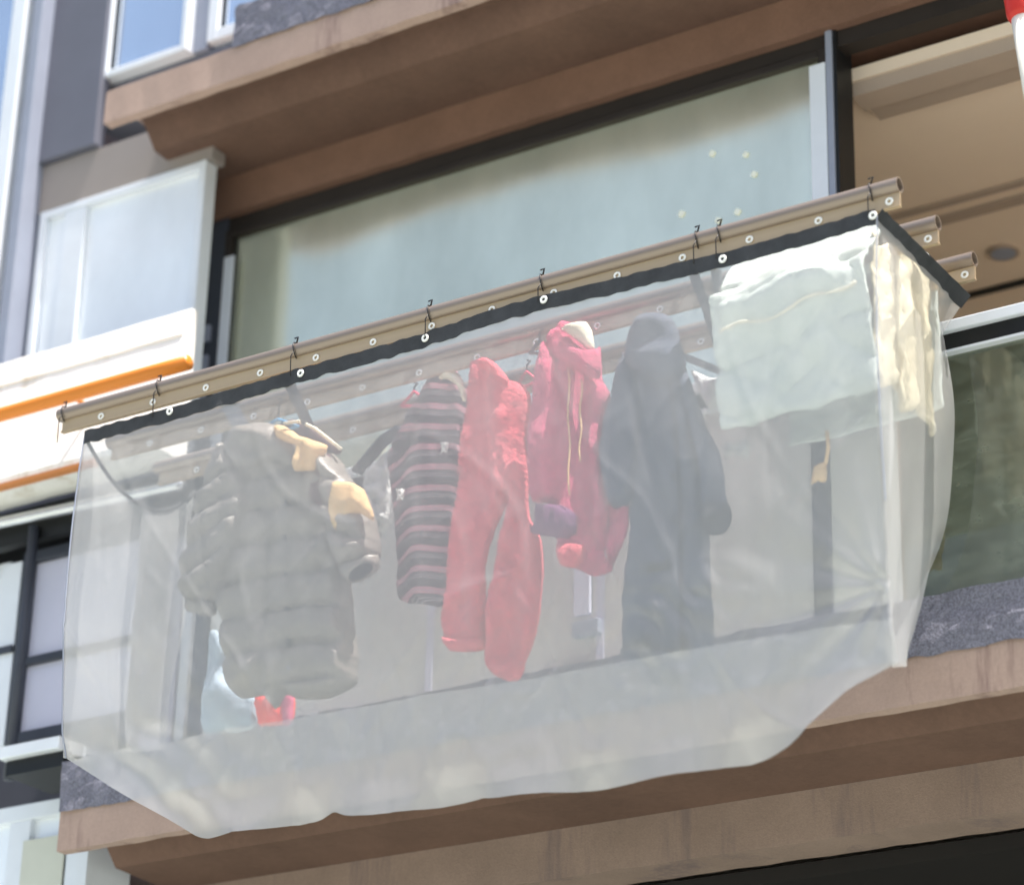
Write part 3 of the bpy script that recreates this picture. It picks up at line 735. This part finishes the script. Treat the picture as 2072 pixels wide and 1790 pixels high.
# ------------------------------------------------------------------ striped sweater
def c3(pts): return [(728.5+x*.2713, 593.6+y*.2713) for x, y in pts]
def c4(pts): return [(755.4+x*.2864, 917.3+y*.2864) for x, y in pts]
YT = -.33
tx = at(870, 1000, YT).x
ST = thing('striped_sweater', 'charcoal knit sweater with dusty pink stripes beside the red trousers', 'sweater', (tx, YT, 4.6))
MT['stripe'] = stripe_mat('striped knit', tx-tx)
vf = lambda x, z: .014*math.sin(x*38+2.5*N(x*3, z*3))+.008*N(x*12, z*9)
puff('body', c3([(560, 605), (640, 568), (720, 578), (775, 650), (805, 790), (800, 960), (790, 1300)])+c4([(620, 150), (590, 500), (560, 900), (520, 1075), (380, 1066), (250, 1056), (182, 1020), (166, 940), (172, 760), (150, 500), (128, 260)])+c3([(225, 1400), (212, 1250), (300, 1050), (395, 880), (470, 760)]), YT, .034, MT['stripe'], ST, vf, .035, .012)
puff('sleeve', c3([(235, 1130), (330, 985), (365, 880), (430, 800), (470, 860), (430, 960), (370, 1080), (300, 1160), (250, 1180)]), YT-.05, .03, MT['stripe'], ST, None, .03, .013)
puff('collar', c3([(585, 600), (650, 572), (720, 580), (770, 660), (798, 790), (770, 800), (720, 690), (650, 640), (600, 650)]), YT-.055, .018, MT['cream'], ST, lambda x, z: .006*math.sin(x*160), .02, .011)  # cream colour paints sunlight along the top right edge
for cpt in ((630, 1150), (300, 1500)):
    q = at(*c3([cpt])[0], YT-.072); b = MB()
    b.tube([q+Vector((.015*math.cos(k*1.9)*(.4+k/40), .003*math.sin(k), .022*math.sin(k*1.3)*(.4+k/40))) for k in range(28)], .0035, 5)
    b.build('applique', MT['foil'], ST, True)
# ------------------------------------------------------------------ red trousers
YP = -.40
RT = thing('fleece_trousers', 'long red fleece trousers hanging by one side of the waist, legs apart', 'trousers', (at(985, 1300, YP).x, YP, 4.3))
def fleece(A=.012, k=30, ph=0.): return lambda x, z: 1.5*A*math.sin(x*k+ph+2.2*N(x*4, z*2.5, ph))+.022*N(x*9, z*7, ph)+.012*abs(N(x*19+z*6, z*13, ph))+.006*abs(N(x*40, z*40))
puff('trouser_body', c3([(822, 540), (860, 492), (930, 468), (1000, 500), (1060, 570), (1110, 645), (1180, 662), (1232, 685), (1272, 765), (1276, 860), (1250, 1000), (1232, 1100), (1250, 1200), (1260, 1400)])+
     c4([(1095, 300), (1112, 450), (1190, 600), (1202, 850), (1182, 1100), (1150, 1280), (1085, 1450), (1015, 1600), (930, 1590), (850, 1560), (812, 1500), (822, 1330), (850, 1000), (890, 760), (935, 560), (965, 380), (972, 290), (915, 400), (865, 520), (825, 640), (795, 800), (800, 1000), (800, 1200), (795, 1330), (760, 1380), (640, 1395), (545, 1390), (512, 1330), (492, 1180), (520, 900), (552, 600), (582, 350), (610, 100)])+c3([(720, 1380), (752, 1100), (790, 850), (808, 650)]),
     YP, .034, MT['red'], RT, fleece(.014, 34), .035, .011)
puff('waistband', c3([(880, 500), (930, 470), (1000, 502), (1060, 572), (1110, 648), (1080, 690), (1020, 640), (960, 570), (900, 560)]), YP-.05, .022, MT['red'], RT, lambda x, z: .005*math.sin((x+z)*190), .02, .010)
puff('cuff', c4([(500, 1300), (600, 1320), (780, 1310), (800, 1350), (765, 1388), (640, 1402), (545, 1396), (508, 1345)]), YP-.02, .05, MT['red'], RT, lambda x, z: .004*math.sin(x*180), .03, .011)
puff('cuff', c4([(815, 1470), (920, 1500), (1060, 1470), (1050, 1540), (1015, 1606), (930, 1598), (850, 1568), (812, 1510)]), YP-.02, .045, MT['red'], RT, lambda x, z: .004*math.sin(x*180), .03, .011)
# ------------------------------------------------------------------ red hoodie
YH = -.46
HD = thing('fleece_hoodie', 'raspberry red fleece hoodie with a cream sunlit patch painted on the hood and mauve cuffs', 'top', (at(1170, 1000, YH).x, YH, 4.6))
puff('body', c3([(1400, 340), (1440, 275), (1500, 252), (1600, 225), (1700, 300), (1745, 395), (1800, 560), (1800, 640), (1862, 745), (1852, 850), (1822, 900), (1815, 1100), (1848, 1400)])+c4([(1645, 180), (1660, 300), (1650, 520), (1625, 700), (1690, 770), (1680, 830), (1560, 870), (1480, 832), (1350, 795), (1340, 700), (1320, 500), (1240, 350)])+c3([(1420, 1450), (1380, 1200), (1330, 900), (1320, 650), (1360, 460)]), YH, .04, MT['red2'], HD, fleece(.020, 40, 2.), .035, .011)
puff('sleeve', c3([(1390, 400), (1340, 560), (1305, 720), (1285, 900), (1275, 1200), (1268, 1480), (1300, 1560), (1420, 1560), (1500, 1540), (1525, 1300), (1535, 1000), (1530, 700), (1490, 480), (1440, 370)]), YH-.05, .038, MT['red2'], HD, fleece(.012, 30, 5.), .035, .012)
puff('cuff', c4([(1165, 365), (1350, 370), (1430, 440), (1425, 540), (1380, 600), (1280, 598), (1112, 552), (1120, 530), (1170, 500)]), YH-.06, .045, MT['purple'], HD, lambda x, z: .005*math.sin(x*190), .03, .011)
puff('sleeve', c3([(1850, 820), (1870, 1000), (1900, 1300), (1930, 1560)])+c4([(1720, 385), (1800, 352), (1802, 530), (1745, 680), (1690, 790), (1640, 700), (1655, 520), (1640, 250)]), YH+.02, .035, MT['red2'], HD, fleece(.012, 34, 7.), .04, .012)
puff('hood', c3([(1395, 345), (1440, 272), (1500, 250), (1560, 330), (1640, 400), (1740, 440), (1790, 380), (1802, 560), (1770, 640), (1680, 620), (1580, 560), (1500, 520), (1430, 460)]), YH-.07, .035, MT['red2'], HD, fleece(.016, 44, 9.), .04, .011)
puff('hood_sun_patch', c3([(1500, 258), (1600, 218), (1690, 212), (1730, 300), (1748, 430), (1690, 410), (1620, 350), (1555, 300)]), YH-.085, .03, MT['cream'], HD, lambda x, z: .006*N(x*20, z*20), .05, .010)  # sunlit top of the hood, painted as a cream piece
puff('pocket_flap', c4([(1310, 640), (1420, 640), (1490, 650), (1470, 780), (1400, 800), (1320, 790)]), YH-.055, .03, MT['red'], HD, fleece(.006, 40, 3.), .03, .011)
for a_, b_ in (((1555, 560), (1560, 1500)), ((1650, 640), (1640, 1250))):
    pts = [(a_[0]+(b_[0]-a_[0])*k/10+8*math.sin(k*1.3), a_[1]+(b_[1]-a_[1])*k/10) for k in range(11)]
    b = MB(); b.tube([at(*c3([p])[0], YH-.083) for p in pts], .0028, 6); b.build('zip', MT['tan_sun_patch'], HD, True)
# ------------------------------------------------------------------ navy coat
def c5(pts): return [(1187.1+x*.4823, 566.6+y*.4823) for x, y in pts]
YN = -.42
NV_ = thing('hooded_coat', 'long slate navy hooded coat hanging beside the ivory blanket', 'coat', (at(1330, 1100, YN).x, YN, 4.2))
wool = lambda x, z: .024*math.sin(x*26+1.8*N(x*3, z*1.5))+.018*N(x*7, z*4)+.012*abs(N(x*14+z*5, z*8))+.004*N(x*25, z*20)
puff('body', c5([(230, 250), (300, 230), (370, 260), (400, 330), (440, 430), (470, 570), (482, 720), (502, 900), (520, 1200), (535, 1450), (548, 1635), (520, 1660), (430, 1668), (392, 1662), (300, 1640), (250, 1618), (170, 1610), (165, 1560), (175, 1300), (186, 1100), (180, 900), (165, 700), (130, 560), (150, 400), (185, 300)]), YN, .036, MT['navy'], NV_, wool, .035, .012)
puff('sleeve', c5([(165, 290), (130, 400), (108, 480), (85, 600), (74, 720), (84, 850), (106, 955), (180, 935), (200, 760), (215, 560), (215, 400), (200, 310)]), YN-.035, .034, MT['navy'], NV_, wool, .035, .013)
puff('sleeve', c5([(400, 330), (440, 440), (500, 610), (560, 718), (578, 850), (590, 940), (603, 1010), (570, 1060), (500, 1056), (482, 900), (470, 750), (430, 560), (395, 420)]), YN-.030, .034, MT['navy'], NV_, wool, .035, .013)
puff('cuff', c5([(484, 945), (592, 935), (605, 1010), (572, 1062), (500, 1058)]), YN-.05, .042, MT['navydark'], NV_, lambda x, z: .004*math.sin(x*200), .03, .012)
puff('hood', c5([(188, 215), (220, 162), (270, 138), (330, 144), (370, 182), (396, 262), (420, 345), (380, 400), (300, 420), (230, 400), (165, 340), (170, 280)]), YN-.07, .055, MT['navy'], NV_, lambda x, z: .010*math.sin(z*50+4*x)+.008*N(x*9, z*9), .07, .013)
puff('hem_flap', c5([(250, 1600), (330, 1570), (390, 1585), (400, 1640), (386, 1692), (290, 1697), (265, 1680)]), YN-.045, .03, MT['navydark'], NV_, None, .03, .012)
puff('hem_band', c5([(165, 1545), (360, 1560), (540, 1590), (548, 1640), (520, 1662), (430, 1668), (250, 1622), (168, 1612)]), YN-.02, .05, MT['navy'], NV_, None, .02, .012)
b = MB(); b.tube([at(*p, YN-.072) for p in c5([(345, 430), (370, 600), (385, 800), (390, 1000), (395, 1300), (400, 1560)])], .005, 6); b.build('front_placket', MT['navydark'], NV_, True)
for yy in (480, 640, 820, 1000): MB().disc(at(*c5([(365, yy)])[0], YN-.082), .010, .010, .008).build('button', MT['navydark'], NV_)
b = MB(); pk = c5([(400, 930), (520, 930), (520, 975), (400, 975)])
puff('pocket', c5([(255, 1190), (345, 1180), (350, 1215), (258, 1225)]), YN-.062, .012, MT['navydark'], NV_, None, .015, .011)
puff('pocket', c5([(395, 1160), (500, 1160), (505, 1290), (398, 1290)]), YN-.058, .012, MT['navy'], NV_, None, .02, .012)

# ------------------------------------------------------------------ ivory blanket over the two back rods
BK = thing('blanket', 'ivory quilted blanket draped over the back rods at the right end of the rack', 'blanket', (.98, -.3, 4.87))
def profB(x):
    zb = 4.875+.012*N(x*7, 2)+.05*(x-.95)*0
    return [(-.50, zb), (-.515, zb+.02), (-.52, 5.0), (-.545, 5.10), (-.575, 5.17), (-.59, 5.215), (-.575, 5.25), (-.53, 5.30), (-.485, 5.36), (-.44, 5.415), (-.405, 5.442), (-.36, 5.440), (-.27, 5.425), (-.18, 5.438), (-.14, 5.442), (-.11, 5.42), (-.10, 5.2), (-.095, 4.98)]
b = MB(); P = []; nx = 64
for i in range(nx+1):
    x = .705+(1.19-.705)*i/nx; pr = np.array(profB(x)); row = resample(pr, .012, False)
    row2 = []
    for k, (y, z) in enumerate(row):
        t = k/len(row); fr = 1 if t < .52 else .3
        lowz = 1 if z < 5.30 else .25
        bul = (.030*N(x*3.2, z*2.5, 2)+.050*(abs(N(x*5+z*6, z*2.2-x*1.2, 3))-.25)+.030*(abs(N(x*8-z*9, z*3+x*2, 5))-.2)+.008*abs(N(x*26, z*30, 8)))*fr*lowz*1.5
        # horizontal quilting seams
        for zs in (5.05, 5.22): bul -= .014*math.exp(-((z-zs-.10*(x-.7)-.01*N(x*12))/.010)**2)*fr
        sag = .055*(x-.97)**2*0
        xx = x-.012*(5.4-z)*2*(1 if i < nx/2 else -.2)+.008*N(z*9, k*.0)
        row2.append(Vector((xx, y-bul*.8, z+.02*(x-.7)+.01*N(x*7, y*9))))
    P.append(row2)
mn = min(len(r) for r in P); P = [[Vector(r[int(round(k*(len(r)-1)/(mn-1)))]) for k in range(mn)] for r in P]
b.grid(P); o = b.build('cover', MT['blanket'], BK, True)
sm = o.modifiers.new('thick', 'SOLIDIFY'); sm.thickness = .012; sm.offset = 1
# piping along the folded seam
b = MB(); b.tube([Vector((.74+.43*k/24, -.605-.006*N(k*.8), 5.125+.055*(k/24)**1.5+.02*math.sin(k*.5)*.6)) for k in range(25)], [.004+.004*abs(N(k*.9)) for k in range(25)], 8); b.build('ruched_trim', MT['cream'], BK, True)
# hanging right edge, folded in layers, faces along the facade
for lay, (xx, yA, yB, zA, zB) in enumerate(((1.185, -.52, -.32, 5.37, 4.93), (1.195, -.38, -.15, 5.42, 4.90))):
    b = MB(); P = []
    for i in range(22):
        s = i/21; y = yA+(yB-yA)*s; col = []
        for j in range(40):
            v = j/39; z = zA+(zB-zA)*v-.02*math.sin(s*7+lay)
            f = .012*math.sin(s*15+lay*2+2*N(s*2, v*3))*(.4+.6*v)+.010*N(s*5, v*9, lay)+.006*N(s*9, v*26, lay)
            col.append(Vector((xx+f-.04*v*0, y+.01*N(v*5, s), z)))
        P.append(col)
    b.grid(P); o = b.build('folded_edge', MT['blanketside'], BK, True)
    sm = o.modifiers.new('thick', 'SOLIDIFY'); sm.thickness = .010

# ------------------------------------------------------------------ small things
def loose(name, px, Y, T, m, label, cat, fold=None, w=.03, group=None, res=.012):
    o = puff(name, px, Y, T, m, None, fold, w, res)
    c = sum((Vector(v.co) for v in o.data.vertices), Vector())/len(o.data.vertices)
    zmin = min(v.co.z for v in o.data.vertices); top(o, (c.x, c.y, zmin)); return tag(o, label, cat, group)
crump = lambda x, z: .018*N(x*30, z*30)+.012*N(x*70, z*60)
loose('plastic_bag', [(735, 1000), (745, 955), (775, 925), (795, 905), (805, 960), (800, 1020), (790, 1060), (770, 1085), (758, 1050), (745, 1030)], -.14, .03, MT['foil'], 'crumpled white plastic bag between the puffer jacket and the striped sweater', 'plastic bag', crump)
loose('plastic_bag', [(1398, 750), (1430, 762), (1468, 772), (1464, 800), (1440, 830), (1418, 800)], -.10, .025, MT['foil'], 'crumpled white plastic bag between the navy coat and the blanket', 'plastic bag', crump)
loose('cloth_rag', [(1462, 900), (1485, 893), (1516, 893), (1514, 928), (1482, 918), (1468, 932)], -.28, .015, MT['foil'], 'small white rag showing under the left end of the blanket', 'rag', crump, .02)
loose('light_blue_jeans', [(423, 1278), (442, 1278), (457, 1300), (462, 1370), (520, 1412), (512, 1474), (458, 1482), (415, 1482), (407, 1450), (411, 1402), (420, 1350)], -.20, .03, MT['blue'], 'light blue jeans hanging low behind the left side of the puffer jacket', 'jeans', fleece(.012, 40, 3.), .04)
lr = loose('coral_shorts', [(520, 1400), (594, 1405), (590, 1462), (540, 1468), (524, 1465)], -.22, .025, MT['coral'], 'coral shorts peeking out below the hem of the puffer jacket', 'shorts', fleece(.008, 60, 1.), .03)
puff('side_stripe', [(570, 1404), (594, 1405), (591, 1461), (572, 1464)], -.25, .012, MT['rose'], lr, None, .02, .01)
# tan tag on a cord
TG = thing('hanging_tag', 'tan cloth tag on a short cord hanging below the blanket', 'tag', at(1655, 980, -.36))
puff('tag_body', [(1645, 945), (1672, 935), (1672, 974), (1655, 972), (1640, 982)], -.36, .012, MT['tan_sun_patch'], TG, None, .02, .01)
b = MB(); b.tube([at(1673, 872, -.36), at(1676, 905, -.36), at(1671, 938, -.36)], .006, 6); b.build('cord', MT['tan_sun_patch'], TG, True)
# hangers and clips
def hanger(name, cx, cy, w, m, label, Y=-.40, drop=30):
    b = MB(); c = at(cx, cy, Y); l = at(cx-w, cy+drop, Y); r = at(cx+w, cy+drop*.6, Y); t = Vector((c.x, Y, ZR-.05))
    b.tube([l, c, r], .0055, 8); b.tube([l, (l+r)/2+Vector((0, 0, -.01)), r], .0055, 8)
    o = b.build(name, m, None, True)
    b2 = MB(); b2.tube([c, c+(t-c)*.8, t+Vector((.012, 0, .006)), t+Vector((0, 0, .012))], .0032, 8)
    hk = b2.build('hook', MT['wire'], o, True)
    o.data.transform(Matrix.Translation(-c)); o.location = c; hk.data.transform(Matrix.Translation(-c))
    return tag(o, label, 'hanger', 'hangers on the middle rod')
hanger('clothes_hanger', 563, 848, 42, MT['bluehanger'], 'blue plastic hanger inside the collar of the puffer jacket', -.46, 26)
hanger('clothes_hanger', 838, 792, 26, MT['pinkcord'], 'pink plastic hanger at the left shoulder of the striped sweater', -.34, 30)
hanger('clothes_hanger', 1066, 752, 22, MT['pinkcord'], 'pink plastic hanger between the red trousers and the red hoodie', -.30, 30)
hanger('clothes_hanger', 1092, 690, 20, MT['wire'], 'dark wire hanger at the top left of the red hoodie', -.47, 24)
hanger('clothes_hanger', 985, 728, 18, MT['wire'], 'dark wire hanger holding the waist of the red trousers', -.36, 22)

# ------------------------------------------------------------------ world, sun, camera
EL, = (math.radians(69),)
sdir = Vector((math.cos(EL)*math.cos(math.radians(-7)), math.cos(EL)*math.sin(math.radians(-7)), math.sin(EL)))   # towards the sun
w = bpy.data.worlds.new('World'); S.world = w; w.use_nodes = True
nt, ln = w.node_tree.nodes, w.node_tree.links
sk = nt.new('ShaderNodeTexSky'); sk.sky_type = 'NISHITA'; sk.sun_disc = False
sk.sun_elevation = EL; sk.sun_rotation = math.atan2(sdir.x, sdir.y)
sk.air_density = 1.0; sk.dust_density = 5.0; sk.ozone_density = 1.0
ln.new(sk.outputs[0], nt['Background'].inputs[0]); nt['Background'].inputs[1].default_value = .15
sl_ = bpy.data.lights.new('sun', 'SUN'); sl_.energy = 4.9; sl_.angle = math.radians(.5); sl_.color = (1, .96, .90)
so = bpy.data.objects.new('sun', sl_); COL.objects.link(so); so.location = (6, -3, 14)
so.rotation_euler = (-sdir).to_track_quat('-Z', 'Y').to_euler()
cd = bpy.data.cameras.new('camera'); co = bpy.data.objects.new('camera', cd); COL.objects.link(co)
cd.sensor_width = 36; cd.lens = 36*FPX/2072; cd.clip_end = 500; cd.clip_start = .05
R3 = Matrix((tuple(M[0]), tuple(-M[1]), tuple(-M[2]))).transposed()
co.matrix_world = Matrix.Translation(Vector(CAM)) @ R3.to_4x4()
cd.dof.use_dof = True; cd.dof.focus_distance = 8.4; cd.dof.aperture_fstop = 1.4
S.camera = co
S.view_settings.view_transform = 'Standard'; S.view_settings.look = 'None'; S.view_settings.gamma = 1
S.view_settings.exposure = .72
S.cycles.transparent_max_bounces = 24
S.cycles.max_bounces = 10
